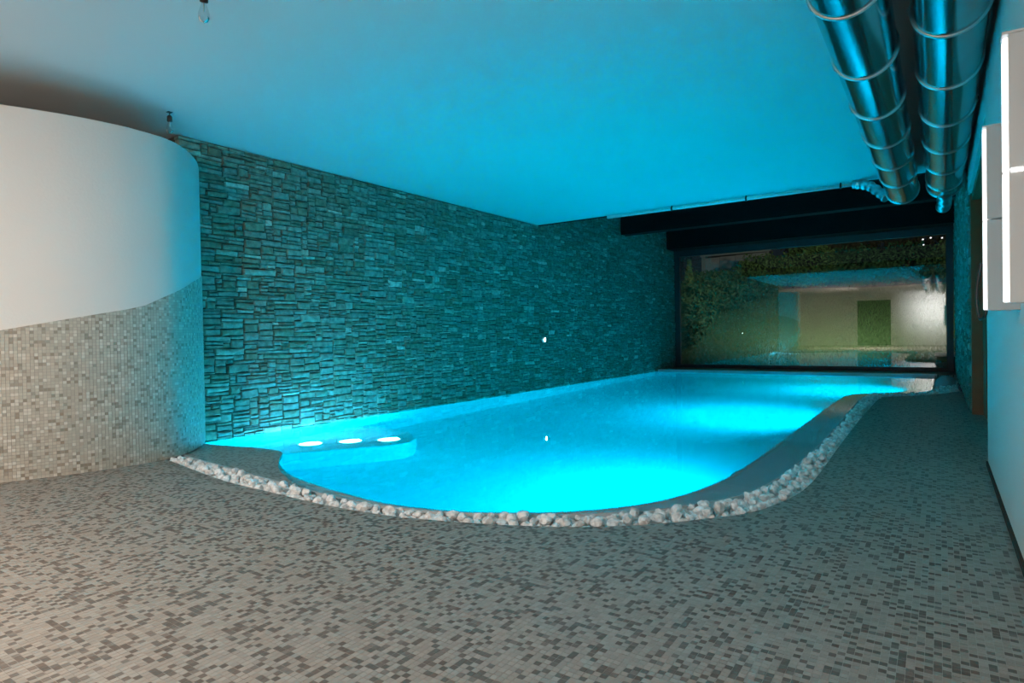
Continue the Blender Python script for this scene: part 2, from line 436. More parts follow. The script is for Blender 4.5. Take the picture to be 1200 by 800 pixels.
# right wall: white plaster, door opening, then stone
wr = empty('wall_right', (XR, 0, 0)); tag(wr, kind='structure')
box('wall_panel', 0, .7, YB, 5.57, 0, ZC, M['plaster'], wr)
box('wall_panel_over_door', 0, .7, 5.57, 8.80, 2.5, ZC, M['plaster'], wr)
box('wall_backing', .03, .7, 8.80, YW + .3, -.1, ZT, M['mortar'], wr)
bs = box('baseboard_right', XR - .012, XR, YB, 5.57, 0, .03, M['mortar']); tag(bs, kind='structure')

# door in the right wall
dr = empty('door_1', (XR, 7.2, 0)); tag(dr, 'dark brown wooden door recessed in the right wall', kind='structure')
box('door_frame', .018, .175, 1.50, 1.598, 0, 2.5, M['wood'], dr, .004)
box('door_frame', .03, .13, -1.625, -1.54, 0, 2.5, M['wood'], dr, .004)
box('door_frame', .03, .13, -1.54, 1.50, 2.42, 2.498, M['wood'], dr, .004)
for k in range(4):
    y0 = -1.53 + k * .757
    leaf = box('door_panel', .120, .165, y0, y0 + .75, .01, 2.41, M['wood'], dr, .005)
    box('door_stile', .110, .121, y0 + .02, y0 + .10, .05, 2.36, M['wood'], leaf, .002)

# ------------------------------------------------------------------ stone cladding
def pack(u0, u1, v0, v1, cw, ch, top=None):
    """greedy irregular coursing: rectangles on a fine grid, as (u, v, w, h)"""
    nu, nv = int((u1 - u0) / cw), int((v1 - v0) / ch)
    occ = np.zeros((nv, nu), bool); out = []
    for j in range(nv):
        i = 0
        while i < nu:
            if occ[j, i]: i += 1; continue
            h = random.choices([1, 2, 3, 4, 5], [.9, 3.0, 3.2, 1.9, .8])[0]
            w = max(3, int(random.lognormvariate(math.log(8.4), .5)))
            if h == 1: w = int(w * 1.4)
            h = min(h, nv - j)
            run = 0
            while i + run < nu and not occ[j, i + run]: run += 1
            if run - w < 4: w = run if run < 14 else run // 2
            w = min(w, run)
            while h > 1 and (occ[j:j + h, i:i + w].any() or h * ch > w * cw * .8): h -= 1
            occ[j:j + h, i:i + w] = True
            out.append((u0 + i * cw, v0 + j * ch, w * cw, h * ch)); i += w
    return out
def stone_geo(w, h):
    """one rough stone: centred outline with jittered corners, chamfered, dressed face; axes (u, v, out)"""
    g = random.uniform(.0005, .0032)
    a, b = w / 2 - g, h / 2 - g
    j = min(a, b) * .24
    pts = []
    nx = 2 if w > .2 else 1
    for s in range(4):
        p0 = [(-a, -b), (a, -b), (a, b), (-a, b)][s]; p1 = [(a, -b), (a, b), (-a, b), (-a, -b)][s]
        n = nx + 1 if s in (0, 2) else 1
        for k in range(n):
            t = k / n
            pts.append((p0[0] + (p1[0] - p0[0]) * t, p0[1] + (p1[1] - p0[1]) * t))
    pts = [(x + random.uniform(-j, j * .3) * (1 if x > 0 else -1), y + random.uniform(-j, j * .3) * (1 if y > 0 else -1)) for x, y in pts]
    sl = random.gauss(0, .025)
    pts = [(x, y + x * sl) for x, y in pts]
    n = len(pts); out = random.uniform(-.008, .012); ch = min(a, b) * random.uniform(.15, .35)
    V = [(x, y, -.075) for x, y in pts] + [(x, y, out - .012) for x, y in pts]
    V += [(x * (1 - ch / a), y * (1 - ch / b), out + random.uniform(-.006, .006)) for x, y in pts]
    V.append((random.uniform(-.2, .2) * a, random.uniform(-.2, .2) * b, out + random.uniform(-.004, .012)))
    Fc = []
    for k in range(n):
        k2 = (k + 1) % n
        Fc.append((k, k2, n + k2, n + k)); Fc.append((n + k, n + k2, 2 * n + k2, 2 * n + k)); Fc.append((2 * n + k, 2 * n + k2, 3 * n))
    return V, Fc
def tint_attr(me, vals):
    at = me.attributes.new('tint', 'FLOAT', 'FACE'); at.data.foreach_set('value', vals)
def clad(parent, rects, to_world, flip, n_single, names):
    cen = np.array([to_world(u + w / 2, v + h / 2, 0) for u, v, w, h in rects])
    pr = project(cen)
    sz = np.array([w * h for u, v, w, h in rects]) / pr[:, 2] ** 2
    inside = (pr[:, 0] > 238) & (pr[:, 0] < 1200) & (pr[:, 1] > 0) & (pr[:, 1] < 800)
    sz = np.where(inside, sz, 0)
    top = set(np.argsort(-sz)[:n_single].tolist()) if n_single else set()
    V, Fc, T = [], [], []
    for i, (u, v, w, h) in enumerate(rects):
        gv, gf = stone_geo(w, h)
        t = min(1, max(0, random.betavariate(1.7, 1.9)))
        if flip: gf = [tuple(reversed(f)) for f in gf]
        cu, cv = u + w / 2, v + h / 2
        if i in top:
            o0 = Vector(to_world(cu, cv, 0))
            me = from_py(names[0], [Vector(to_world(cu + a, cv + b, c)) - o0 for a, b, c in gv], gf)
            tint_attr(me, [t] * len(gf))
            o = link(names[0], me, M['stone'], parent); o.location = o0 - parent.location
        else:
            k = len(V)
            V += [Vector(to_world(cu + a, cv + b, c)) - parent.location for a, b, c in gv]
            Fc += [tuple(q + k for q in f) for f in gf]; T += [t] * len(gf)
    me = from_py(names[1], V, Fc); tint_attr(me, T)
    o = link(names[1], me, M['stone'], parent); o['kind'] = 'stuff'
rects = pack(3.12, YC, -.06, ZC, .025, .0185) + pack(YC, YW, -.06, ZT, .025, .0185)
wl.location = (0, 0, 0)
clad(wl, rects, lambda u, v, c: (XL + c, u, v), False, 300, ('wall_stone', 'wall_stones'))
rects = pack(8.84, YC, 0, ZC, .035, .03) + pack(YC, YW, 0, ZT, .035, .03)
clad(wr, rects, lambda u, v, c: (XR - c, u, v), True, 0, ('wall_stone', 'wall_stones'))

# ------------------------------------------------------------------ curved wall, plaster above and mosaic below
cw = empty('wall_curved', (0, 0, 0)); tag(cw, 'low curved wall, white plaster over pale mosaic', kind='structure')
TOPZ = 2.71
wave_pts = [(-.3, .90), (.5, .95), (1.1, 1.0), (1.52, 1.084), (1.71, 1.126), (1.91, 1.17), (2.11, 1.212), (2.30, 1.25), (2.44, 1.285), (2.60, 1.36), (2.79, 1.44), (2.985, 1.53), (3.26, 1.62), (3.48, 1.68)]
def wave(y): return float(np.interp(y, [p[0] for p in wave_pts], [p[1] for p in wave_pts]))
C2 = np.array(CURVE)
seg = np.hypot(*np.diff(C2, axis=0).T); arc = np.concatenate([[0], np.cumsum(seg)])
tan = np.gradient(C2, axis=0); tan /= np.hypot(tan[:, 0], tan[:, 1])[:, None]
nor = np.stack([-tan[:, 1], tan[:, 0]], 1)                           # towards the room
nor *= np.where((nor[:, 0] * 1.0 + nor[:, 1] * -.4) >= 0, 1, -1)[:, None]
def at_arc(s): return np.array([np.interp(s, arc, C2[:, 0]), np.interp(s, arc, C2[:, 1])]), np.array([np.interp(s, arc, nor[:, 0]), np.interp(s, arc, nor[:, 1])])
n = len(C2); V, Fc = [], []
for k in range(n):
    p, q = C2[k], C2[k] - nor[k] * .16
    V += [(p[0], p[1], 0), (p[0], p[1], TOPZ - .012), (p[0] - nor[k][0] * .012, p[1] - nor[k][1] * .012, TOPZ), (q[0], q[1], TOPZ), (q[0], q[1], 0)]
for k in range(n - 1):
    for j in range(4):
        Fc.append((k * 5 + j, k * 5 + j + 1, (k + 1) * 5 + j + 1, (k + 1) * 5 + j))
pl = link('plaster', from_py('plaster', V, Fc), M['plaster'], cw, smooth=False)
me = pl.data; me.polygons.foreach_set('use_smooth', [i % 4 != 2 for i in range(len(me.polygons))])
# grout sheet and tiles, cut along the wave
V, Fc = [], []
for k in range(n):
    p = C2[k] + nor[k] * .003; V += [(p[0], p[1], 0), (p[0], p[1], wave(C2[k][1]))]
for k in range(n - 1): Fc.append((2 * k, 2 * k + 1, 2 * k + 3, 2 * k + 2))
link('mosaic_grout', from_py('mosaic_grout', V, Fc), M['grout'], cw, smooth=True)
TV, TQ, UV = [], [], []
WP = WALL_PITCH
for a in range(int(arc[-1] / WP)):
    s0, s1 = a * WP + .0012, (a + 1) * WP - .0012
    (p0, n0), (p1, n1) = at_arc(s0), at_arc(s1)
    if p0[1] < .9: continue
    w0, w1 = wave(p0[1]), wave(p1[1])
    for b in range(int(1.75 / WP)):
        z0, z1 = b * WP + .0012, (b + 1) * WP - .0012
        if z0 > min(w0, w1) - .004: break
        za, zb = min(z1, w0), min(z1, w1)
        k = len(TV); t = random.uniform(.0055, .0065)
        f0, f1 = p0 + n0 * t, p1 + n1 * t; b0, b1 = p0 + n0 * .003, p1 + n1 * .003
        TV += [(f0[0], f0[1], z0), (f1[0], f1[1], z0), (f1[0], f1[1], zb), (f0[0], f0[1], za), (b0[0], b0[1], z0), (b1[0], b1[1], z0), (b1[0], b1[1], zb), (b0[0], b0[1], za)]
        TQ += [(k, k + 1, k + 2, k + 3), (k + 4, k + 5, k + 1, k), (k + 5, k + 6, k + 2, k + 1), (k + 6, k + 7, k + 3, k + 2), (k + 7, k + 4, k, k + 3)]
        UV.append((a + .5, b + .5))
me = from_np('wall_tiles', np.array(TV), np.array(TQ))
uvl = me.uv_layers.new(name='UVMap')
uvl.data.foreach_set('uv', np.repeat(np.array(UV, 'f'), 20, 0).ravel())
o = link('wall_tiles', me, M['wall_tile'], cw); o['kind'] = 'stuff'

# ------------------------------------------------------------------ pool
pool = empty('swimming_pool', (-3.6, 8, 0))
tag(pool, 'glowing blue swimming pool with a curved near edge', 'pool')
PL = Vector(pool.location)
def loc_poly(poly): return [(p[0] - PL.x, p[1] - PL.y) for p in poly]
ZB = -1.38
basin = [(XL + .012, 15.25)] + [(XL + .012, 3.22)] + BASIN_R[1:]
wat = [(XL + .03, 15.45), (XL + .03, 2.95)] + INNER
lb = loc_poly(basin)
fl_ = flat_poly('basin_floor', lb, ZB, M['liner'], pool)
V = [(x, y, -.06) for x, y in lb] + [(x, y, ZB) for x, y in lb]; nb = len(lb)
link('basin_wall', from_py('basin_wall', V, [(i, (i + 1) % nb, nb + (i + 1) % nb, nb + i) for i in range(nb)]), M['liner'], pool)
# submerged ledge between rim and basin
ledge = [(p[0], p[1]) for p in INNER] + [(XL, 15.45), (XL, 15.25)] + [(-.40, 15.25)] + BASIN_R[::-1][1:] + [(XL, 3.22), (XL, 2.95)]
flat_poly('ledge', loc_poly(ledge), -.062, M['liner'], pool)
# mosaic wedge standing just above the water between rim and basin
wline = catmull([p for p in BASIN_R if p[0] < -4.45 and p[1] < 4][::6] + [(-4.25, 2.90), (-4.0, 2.77), (-3.75, 2.66), (-3.5, 2.585)])
wedge = [p for p in INNER if p[0] <= -3.5] + wline[::-1] + [(XL, 3.2), (XL, 2.95)]
flat_poly('mosaic_wedge', loc_poly(wedge), -.006, M['floor_far'], pool, skirt=-.061)
B2 = np.array([p for p in BASIN_R if p[0] > -3.4]); tb = np.gradient(B2, axis=0); tb /= np.hypot(tb[:, 0], tb[:, 1])[:, None]
V, Fc = [], []
for k in range(len(B2)):
    nx_, ny_ = tb[k][1], -tb[k][0]
    a, b = B2[k] - PL.xy, B2[k] + np.array([nx_, ny_]) * .03 - PL.xy
    V += [(a[0], a[1], -.075), (a[0], a[1], -.052), (b[0], b[1], -.052), (b[0], b[1], -.075)]
for k in range(len(B2) - 1):
    for j in range(3): Fc.append((k * 4 + j, k * 4 + j + 1, k * 4 + 5 + j, k * 4 + 4 + j))
link('ledge_edge', from_py('ledge_edge', V, Fc), M['white_pipe'], pool)
# rim along the pebbles
V, Fc = [], []
I2 = np.array(INNER); tg = np.gradient(I2, axis=0); tg /= np.hypot(tg[:, 0], tg[:, 1])[:, None]; nn = np.stack([tg[:, 1], -tg[:, 0]], 1)
for k in range(len(I2)):
    a, b = I2[k] - PL.xy, I2[k] + nn[k] * .014 - PL.xy
    V += [(a[0], a[1], -.09), (a[0], a[1], -.002), (b[0], b[1], -.002), (b[0], b[1], -.09)]
for k in range(len(I2) - 1):
    for j in range(3): Fc.append((k * 4 + j, k * 4 + j + 1, k * 4 + 5 + j, k * 4 + 4 + j))
link('rim', from_py('rim', V, Fc), M['rim'], pool)
box('far_coping', XL - PL.x, -.05 - PL.x, 15.45 - PL.y, 15.72 - PL.y, -.09, .015, M['white_pipe'], pool, .006)
# seat across the near corner
seat = catmull([(-5.45, 3.3), (-5.40, 3.7), (-5.17, 4.09), (-4.95, 4.42), (-4.76, 4.75), (-4.80, 4.98), (-5.0, 5.2), (-5.45, 5.36), (XL + .02, 5.45)])
bench = flat_poly('corner_seat', loc_poly([(XL + .02, 3.24), (-5.74, 3.22)] + seat), -.7, M['liner'], pool, skirt=ZB)
# channel under the pebbles
chan = [(p[0], p[1]) for p in OUTER] + [(XR, 15.72), (-.083, 15.72)] + INNER[::-1]
flat_poly('pebble_channel', loc_poly(chan), -.05, M['gravel'], pool)
box('window_sill_strip', XL - PL.x, XR - PL.x, 15.72 - PL.y, YW - PL.y, -.09, -.004, M['floor_far'], pool)
# water
wt = flat_poly('pool_water', wat, WL, M['water']); tag(wt, 'still clear pool water lit blue from below', 'water', kind='stuff')

# underwater lamps
def lamp(name, loc, axis, glow, rad, label, grp):
    r = empty(name, loc); tag(r, label, 'pool light', grp)
    lathe('lamp_ring', [(rad * .80, -.01), (rad * .80, .02), (rad, .02), (rad * 1.06, .008), (rad * 1.06, -.01)], M['lamp_ring'], r, 28, axis=axis)
    lathe('lens', [(0, .012), (rad * .5, .011), (rad * .82, .004)], glow, r, 28, axis=axis)
    return r
wl_names = ['underwater light in the right pool wall nearest the camera', 'underwater light in the right pool wall, middle of three', 'underwater light in the right pool wall nearest the window']
for i, (x, y) in enumerate(RIGHT_LAMPS):
    lamp('pool_light', (x + .0, y, LAMP_Z), (-1, .15 if i == 0 else 0, 0), M['lamp_glow'], .13, wl_names[i], 'lights in the pool wall')
sl = ['white glowing light under water in the corner seat, leftmost of three', 'white glowing light under water in the corner seat, middle of three', 'white glowing light under water in the corner seat, rightmost of three']
for i, (x, y) in enumerate(BENCH_LAMPS):
    lamp('pool_light', (x, y, -.699), (0, 0, 1), M['bench_glow'], .155, sl[i], 'lights in the pool seat')
# inlet in the left pool wall
r = empty('pool_inlet', (XL + .014, 8.55, -.2)); tag(r, 'round inlet jet under the waterline of the stone wall', 'inlet')
lathe('flange', [(.05, .002), (.05, .014), (.12, .014), (.13, .0)], M['rim'], r, 24, axis=(1, 0, 0))
lathe('nozzle', [(0, .006), (.03, .02), (.048, .006)], M['black'], r, 20, axis=(1, 0, 0))

# spotlight in the stone wall
r = empty('wall_spotlight', (XL + .03, 9.78, .886)); tag(r, 'small bright white spotlight set in the stone wall', 'spotlight')
lathe('bezel', [(.035, -.03), (.035, .012), (.055, .012), (.058, -.03)], M['ring'], r, 20, axis=(1, 0, 0))
lathe('lens', [(0, .012), (.02, .011), (.036, .004)], M['spot_glow'], r, 20, axis=(1, 0, 0))

# ------------------------------------------------------------------ pebbles
def pebble_geo():
    bm = bmesh.new(); bmesh.ops.create_icosphere(bm, subdivisions=2, radius=1.0)
    ph = [Vector([random.gauss(0, 1) for _ in range(3)]).normalized() for _ in range(12)]
    for v in bm.verts:
        d = v.co.normalized(); s = 1.0
        for k, q in enumerate(ph):
            t = d.dot(q)
            if t > .35: s = min(s, (.62 + .05 * (k % 3)) / t)             # broken flat facets
        v.co = d * s * (1 + random.uniform(-.02, .02))
    vs = [v.co.copy() for v in bm.verts]; fs = [tuple(v.index for v in f.verts) for f in bm.faces]
    bm.free(); return vs, fs
shapes = [pebble_geo() for _ in range(9)]
strip = [(p[0], p[1]) for p in OUTER] + [(XR, 11.9), (XR, 15.6), (-.083, 15.6)] + INNER[::-1]
cand = rng.uniform([-5.35, 2.36], [XR - .02, 13.6], (160000, 2))
cand = cand[in_poly(cand, strip)]
OA, IA = np.array(OUTER), np.array(INNER)
peb = []
grid = {}
def try_add(x, y, r, layer, gap):
    k = (int(x / .08), int(y / .08), layer)
    for a in (-1, 0, 1):
        for b in (-1, 0, 1):
            for (px, py, pr) in grid.get((k[0] + a, k[1] + b, layer), ()):
                if (px - x) ** 2 + (py - y) ** 2 < (gap * (pr + r)) ** 2: return False
    grid.setdefault(k, []).append((x, y, r)); return True
for (x, y) in cand:
    if len(peb) > 3600: break
    d1 = np.min((OA[:, 0] - x) ** 2 + (OA[:, 1] - y) ** 2) ** .5
    d2 = np.min((IA[:, 0] - x) ** 2 + (IA[:, 1] - y) ** 2) ** .5
    r = random.uniform(.024, .042)
    if d1 < r * .75 or d2 < r * .8 or x > XR - .05: continue
    if y > 11.6 and (x - .06) ** 2 + (y - 12.75) ** 2 < .17 ** 2: continue
    if try_add(x, y, r, 0, .74): peb.append((x, y, -.05 + r * .6, r))
    elif min(d1, d2) > r * 1.3 and try_add(x, y, r, 1, .95): peb.append((x, y, -.05 + r * 1.45, r))
P = np.array(peb); pr = project(P[:, :3])
vis = (pr[:, 0] > 0) & (pr[:, 0] < 1200) & (pr[:, 1] < 800)
order = np.argsort(-np.where(vis, P[:, 3] ** 2 / pr[:, 2] ** 2 * np.where(P[:, 2] > -.018, 1, .45), 0))
single = order[:300]; sset = set(single.tolist())
def rot(): return Matrix.Rotation(random.uniform(0, 6.28), 3, 'Z') @ Matrix.Rotation(random.gauss(0, .35), 3, 'X')
def sc(r): return Matrix.Diagonal((r * random.uniform(1.05, 1.45), r * random.uniform(.9, 1.15), r * random.uniform(.8, 1.02)))
pmesh = []
for vs, fs in shapes:
    for t in (.15, .5, .85):
        me = from_py('pebble', vs, fs); tint_attr(me, [t] * len(fs)); me.materials.append(M['pebble'])
        pmesh.append(me)
def where(x, y):
    if x < -3.9: return 'white pebble in the border strip at the curved wall end of the pool'
    if x < -2.4: return 'white pebble in the border strip along the left of the near pool edge'
    if x < -1.2: return 'white pebble in the border strip along the middle of the near pool edge'
    if y < 5.2: return 'white pebble in the border strip round the bend of the pool corner'
    return 'white pebble in the straight border strip along the right pool edge'
for i in single:
    x, y, z, r = peb[i]
    o = bpy.data.objects.new('white_pebble', random.choice(pmesh)); COL.objects.link(o)
    o.matrix_world = Matrix.Translation((x, y, z)) @ (rot() @ sc(r)).to_4x4()
    tag(o, where(x, y), 'pebble', where(x, y).replace('white pebble', 'pebbles'))
V, Fc, T = [], [], []
for i, (x, y, z, r) in enumerate(peb):
    if i in sset: continue
    vs, fs = random.choice(shapes); m3 = rot() @ sc(r); k = len(V); t = random.random()
    V += [m3 @ v + Vector((x, y, z)) for v in vs]; Fc += [tuple(a + k for a in f) for f in fs]; T += [t] * len(fs)
me = from_py('pebble_fill', V, Fc); tint_attr(me, T)
o = link('pebble_fill', me, M['pebble']); tag(o, 'smaller white pebbles filling the border strip around the pool', 'pebbles', kind='stuff')
# boulder near the window
bm = bmesh.new(); bmesh.ops.create_icosphere(bm, subdivisions=3, radius=1)
ph = [Vector([random.gauss(0, 1) for _ in range(3)]).normalized() for _ in range(11)]
for v in bm.verts:
    d = v.co.normalized(); s = 1
    for q in ph:
        t = d.dot(q)
        if t > .5: s = min(s, .70 / t)
    v.co = Vector((d.x * .17, d.y * .19, d.z * .15)) * s
me = bpy.data.meshes.new('boulder'); bm.to_mesh(me); bm.free()
o = link('boulder', me, M['boulder']); o.location = (.055, 12.75, .045); tag(o, 'blue grey boulder on pebbles beside the far pool corner', 'rock')

# ------------------------------------------------------------------ window
win = empty('window_1', (0, YW, 0)); tag(win, 'wide dark framed window onto the garden at the far end', kind='structure')
WX0, WX1, WZ0, WZ1 = -6.05, .26, -.03, 3.22
box('frame_bottom', WX0, WX1, -.05, .06, WZ0, .09, M['frame'], win, .005)
box('frame_top', WX0, WX1, -.05, .06, 3.06, WZ1, M['frame'], win, .005)
box('frame_side', WX0, WX0 + .13, -.05, .06, .09, 3.06, M['frame'], win, .005)
box('frame_side', WX1 - .13, WX1, -.05, .06, .09, 3.06, M['frame'], win, .005)
me = from_py('pane', [(WX0 + .13, 0, .09), (WX1 - .13, 0, .09), (WX1 - .13, 0, 3.06), (WX0 + .13, 0, 3.06)], [(0, 1, 2, 3)])
link('pane', me, M['pane'], win)
# boxed head and cross beam in front of it
hd = box('trim_1', XL, XR, YW - .62, YW + .1, 3.22, ZT - .01, M['dark_wood'], None, .01); tag(hd, 'dark boxed head above the garden window', kind='structure')
bmn = box('roof_beam', XL + .03, XR - .03, 13.2, 13.5, 3.25, ZT, M['dark_wood'], None, .012); tag(bmn, 'dark timber beam crossing the roof before the window', 'beam')
fa = box('trim_2', XL, XR, YC, YC + .03, ZC - .015, ZC + .22, M['dark_wood']); tag(fa, 'edge board at the end of the white ceiling, coloured dark as its shadow', kind='structure')  # dark colour stands for the shadow on the ceiling fascia

# ------------------------------------------------------------------ air ducts
def duct(name, x, rings, y0, yend, label):
    r = empty(name, (x, 0, 2.75)); tag(r, label, 'air duct', 'round metal ducts under the ceiling')
    ys = [y0] + rings + [yend]
    for a, b in zip(ys[:-1], ys[1:]):
        s = sweep('duct_section', [(0, a, 0), (0, a + .05, 0), (0, b - .05, 0), (0, b, 0)], .178, M['steel'], r, 48, cap=False)
    for y in rings + [yend]:
        pr_ = [(0, y - .008, 0), (0, y - .004, 0), (0, y + .004, 0), (0, y + .008, 0)]
        sweep('flange_ring', pr_, [.178, .190, .190, .178], M['ring'], r, 48, cap=False)
    lathe('end_cap', [(.178, 0), (.165, .02), (.0, .028)], M['steel'], r, 48, loc=(0, yend, 0), axis=(0, 1, 0))
    return r
Lr = [3.556 - .925 * k for k in range(5, 0, -1)] + [3.556, 4.494, 5.41, 6.32, 7.24, 8.19]
Rr = [4.118 - .925 * k for k in range(5, 0, -1)] + [4.118, 5.02, 5.95, 6.88, 7.81, 8.75]
duct('air_duct', -.375, Lr, -3.0, 9.28, 'shiny round metal ceiling duct on the left, nearer the pool')
duct('air_duct', .062, Rr, -3.0, 9.2, 'shiny round metal ceiling duct on the right, along the wall')
def hose(name, pts, rad, label, n=14):
    P_ = catmull(pts, .01); rr = []
    for k in range(len(P_)): rr.append(rad * (1 + .09 * math.sin(k / len(P_) * n * 2 * math.pi)))
    o = sweep(name, P_, rr, M['alu'], None, 24); tag(o, label, 'hose'); return o
hose('flexible_hose', [(-.55, 9.37, 2.68), (-.62, 9.42, 2.76), (-.74, 9.5, 2.88), (-.86, 9.56, 2.94), (-.95, 9.58, 2.955)], .062, 'ribbed silver hose joining the left duct to the ceiling edge pipe', 6)
hose('flexible_hose', [(.062, 9.15, 2.62), (.062, 9.3, 2.56), (.055, 9.42, 2.52), (.05, 9.55, 2.52), (.05, 9.75, 2.56)], .075, 'dark ribbed hose leaving the end of the right duct', 5)
pp_ = empty('ceiling_pipe', (0, 9.58, 2.955)); tag(pp_, 'thin white pipe clipped along the end of the ceiling', 'pipe')
sweep('pipe', [(-4.62, 0, .0), (-3, 0, .0), (-.93, 0, .0)], .026, M['white_pipe'], pp_, 16)
for x in (-3.49, -2.35, -1.1):
    sweep('clip', [(x - .012, 0, 0), (x + .012, 0, 0)], .036, M['black'], pp_, 16)
    box('clip_stem', x - .008, x + .008, -.008, .008, .03, .05, M['black'], pp_)
# ring bracket on the wall under the right duct
rb = empty('pipe_bracket', (XR - .035, 6.4, 2.88)); tag(rb, 'small ring bracket on the white wall beside the right duct', 'bracket')
sweep('ring', [(.0 + .034 * math.cos(t * .5236), -.0, .034 * math.sin(t * .5236)) for t in range(13)], .009, M['ring'], rb, 10, cap=False)
box('stub', .03, .06, -.012, .012, -.012, .012, M['black'], rb)

# ------------------------------------------------------------------ tall white boxes on the right wall, glow added along their front edges
def tall_box(y, label):
    X0, w = .158, .062
    r = empty('wall_box', (X0, y, 1.066)); tag(r, label, 'wall box', 'tall white wall boxes')
    h = .783; d = XR - X0
    box('housing', .012, d, 0, w, .392, h, M['white_box'], r, .003)
    box('housing', .012, d, 0, w, 0, .386, M['white_box'], r, .003)
    box('glow_edge', 0, .014, .004, w - .004, .004, .388, M['strip_glow'], r, .003)  # front edge given its own glow to come out pure white
    box('glow_edge', 0, .014, .004, w - .004, .392, h - .008, M['strip_glow'], r, .003)
    box('cap', -.002, d, -.002, w + .002, h, h + .008, M['white_box'], r, .002)
    if y < 3: box('catch', .016, .045, -.004, .002, .380, .392, M['strip_glow'], r, .001)  # catch takes the same added glow to show white
    return r
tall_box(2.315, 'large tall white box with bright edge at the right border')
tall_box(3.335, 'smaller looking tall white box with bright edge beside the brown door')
cb = sweep('black_cable', catmull([(.17, 3.40, 1.08), (.165, 3.40, 1.045), (.150, 3.43, 1.03), (.143, 3.44, 1.055), (.138, 3.45, 1.10), (.139, 3.45, 1.17), (.146, 3.44, 1.23), (.157, 3.44, 1.28)], .01), .006, M['black'], None, 10)
tag(cb, 'black cable looping below the tall white box by the door', 'cable')

# ------------------------------------------------------------------ bare bulbs on the ceiling
def bulb(loc, drop, tilt, label, s=1.0):
    r = empty('ceiling_bulb', loc); tag(r, label, 'light bulb', 'bare bulbs hanging from the ceiling')
    r.rotation_euler = tilt
    box('ceiling_plate', -.02, .02, -.02, .02, -.006, .0, M['black'], r, .002)
    sweep('cable', [(0, 0, -.004), (.003, 0, -drop * .5), (0, 0, -drop)], .004, M['black'], r, 8)
    hd_ = lathe('holder', [(0, .0), (.012, 0), (.021, -.012), (.022, -.05), (.019, -.055), (0, -.055)], M['black'], r, 20, loc=(0, 0, -drop))
    gb = lathe('bulb', [(.012, -.052), (.014, -.065), (.022, -.085), (.030, -.112), (.030, -.132), (.020, -.152), (0, -.160)], M['bulb_glass'], hd_, 24, loc=(0, 0, -drop))
    lathe('filament_mount', [(0, -.055), (.005, -.06), (.004, -.10), (0, -.102)], M['ring'], hd_, 8, loc=(0, 0, -drop))
bulb((-3.30, 1.86, 3.0), .085, (math.radians(8), math.radians(18), 0), 'bare bulb in a black holder at the top border of the picture')
bulb((-5.54, 2.78, 3.0), .03, (0, 0, 0), 'bare bulb in a black holder above the curved wall')

# ------------------------------------------------------------------ garden
def gz(x, y):
    t = y - 17.4
    z = -.12 + .262 * np.maximum(t, 0)
    return np.minimum(z, 2.45 + .02 * t) + .05 * np.sin(x * .9) * np.minimum(np.maximum(t, 0) / 4, 1)
gx_, gy_ = np.meshgrid(np.linspace(-26, 12, 77), np.linspace(17.0, 46, 59))
V = np.stack([gx_.ravel(), gy_.ravel(), gz(gx_, gy_).ravel()], 1)
q = []
for j in range(58):
    for i in range(76):
        k = j * 77 + i; q.append((k, k + 1, k + 78, k + 77))
lw = link('lawn', from_np('lawn', V, np.array(q)), M['lawn'], smooth=True); tag(lw, 'sloping green lawn outside the window', 'lawn')
nb_ = 26000
bx_ = rng.uniform(-8.5, 2.5, nb_); by_ = rng.uniform(17.2, 27.5, nb_); bz_ = gz(bx_, by_)
hh = rng.uniform(.05, .12, nb_); an = rng.uniform(0, 6.28, nb_); lean = rng.normal(0, .035, (nb_, 2))
V = np.zeros((nb_, 4, 3)); wv = .011
V[:, 0] = np.stack([bx_ - wv * np.cos(an), by_ - wv * np.sin(an), bz_ - .01], 1); V[:, 1] = np.stack([bx_ + wv * np.cos(an), by_ + wv * np.sin(an), bz_ - .01], 1)
V[:, 2] = np.stack([bx_ + lean[:, 0] + .003, by_ + lean[:, 1], bz_ + hh], 1); V[:, 3] = np.stack([bx_ + lean[:, 0] - .003, by_ + lean[:, 1], bz_ + hh], 1)
o = link('grass_blades', from_np('grass_blades', V.reshape(-1, 3), np.arange(nb_ * 4).reshape(-1, 4)), M['grass'], lw); o['kind'] = 'stuff'
pv = empty('garden_path', (0, 18.3, 0)); tag(pv, 'pale paving slabs on the grass just outside the window', 'path')
for a, b, cc, d in ((-1.15, -.35, -1.2, -.55), (-.25, .75, -1.2, -.55), (-.6, .2, -.45, .25), (.3, 1.2, -.45, .25), (-.1, 1.0, .35, 1.1)):
    z = float(gz(np.array((a + b) / 2), np.array(18.3 + (cc + d) / 2)))
    box('slab', a, b, cc, d, z - .05, z + .045, M['paving'], pv, .01)
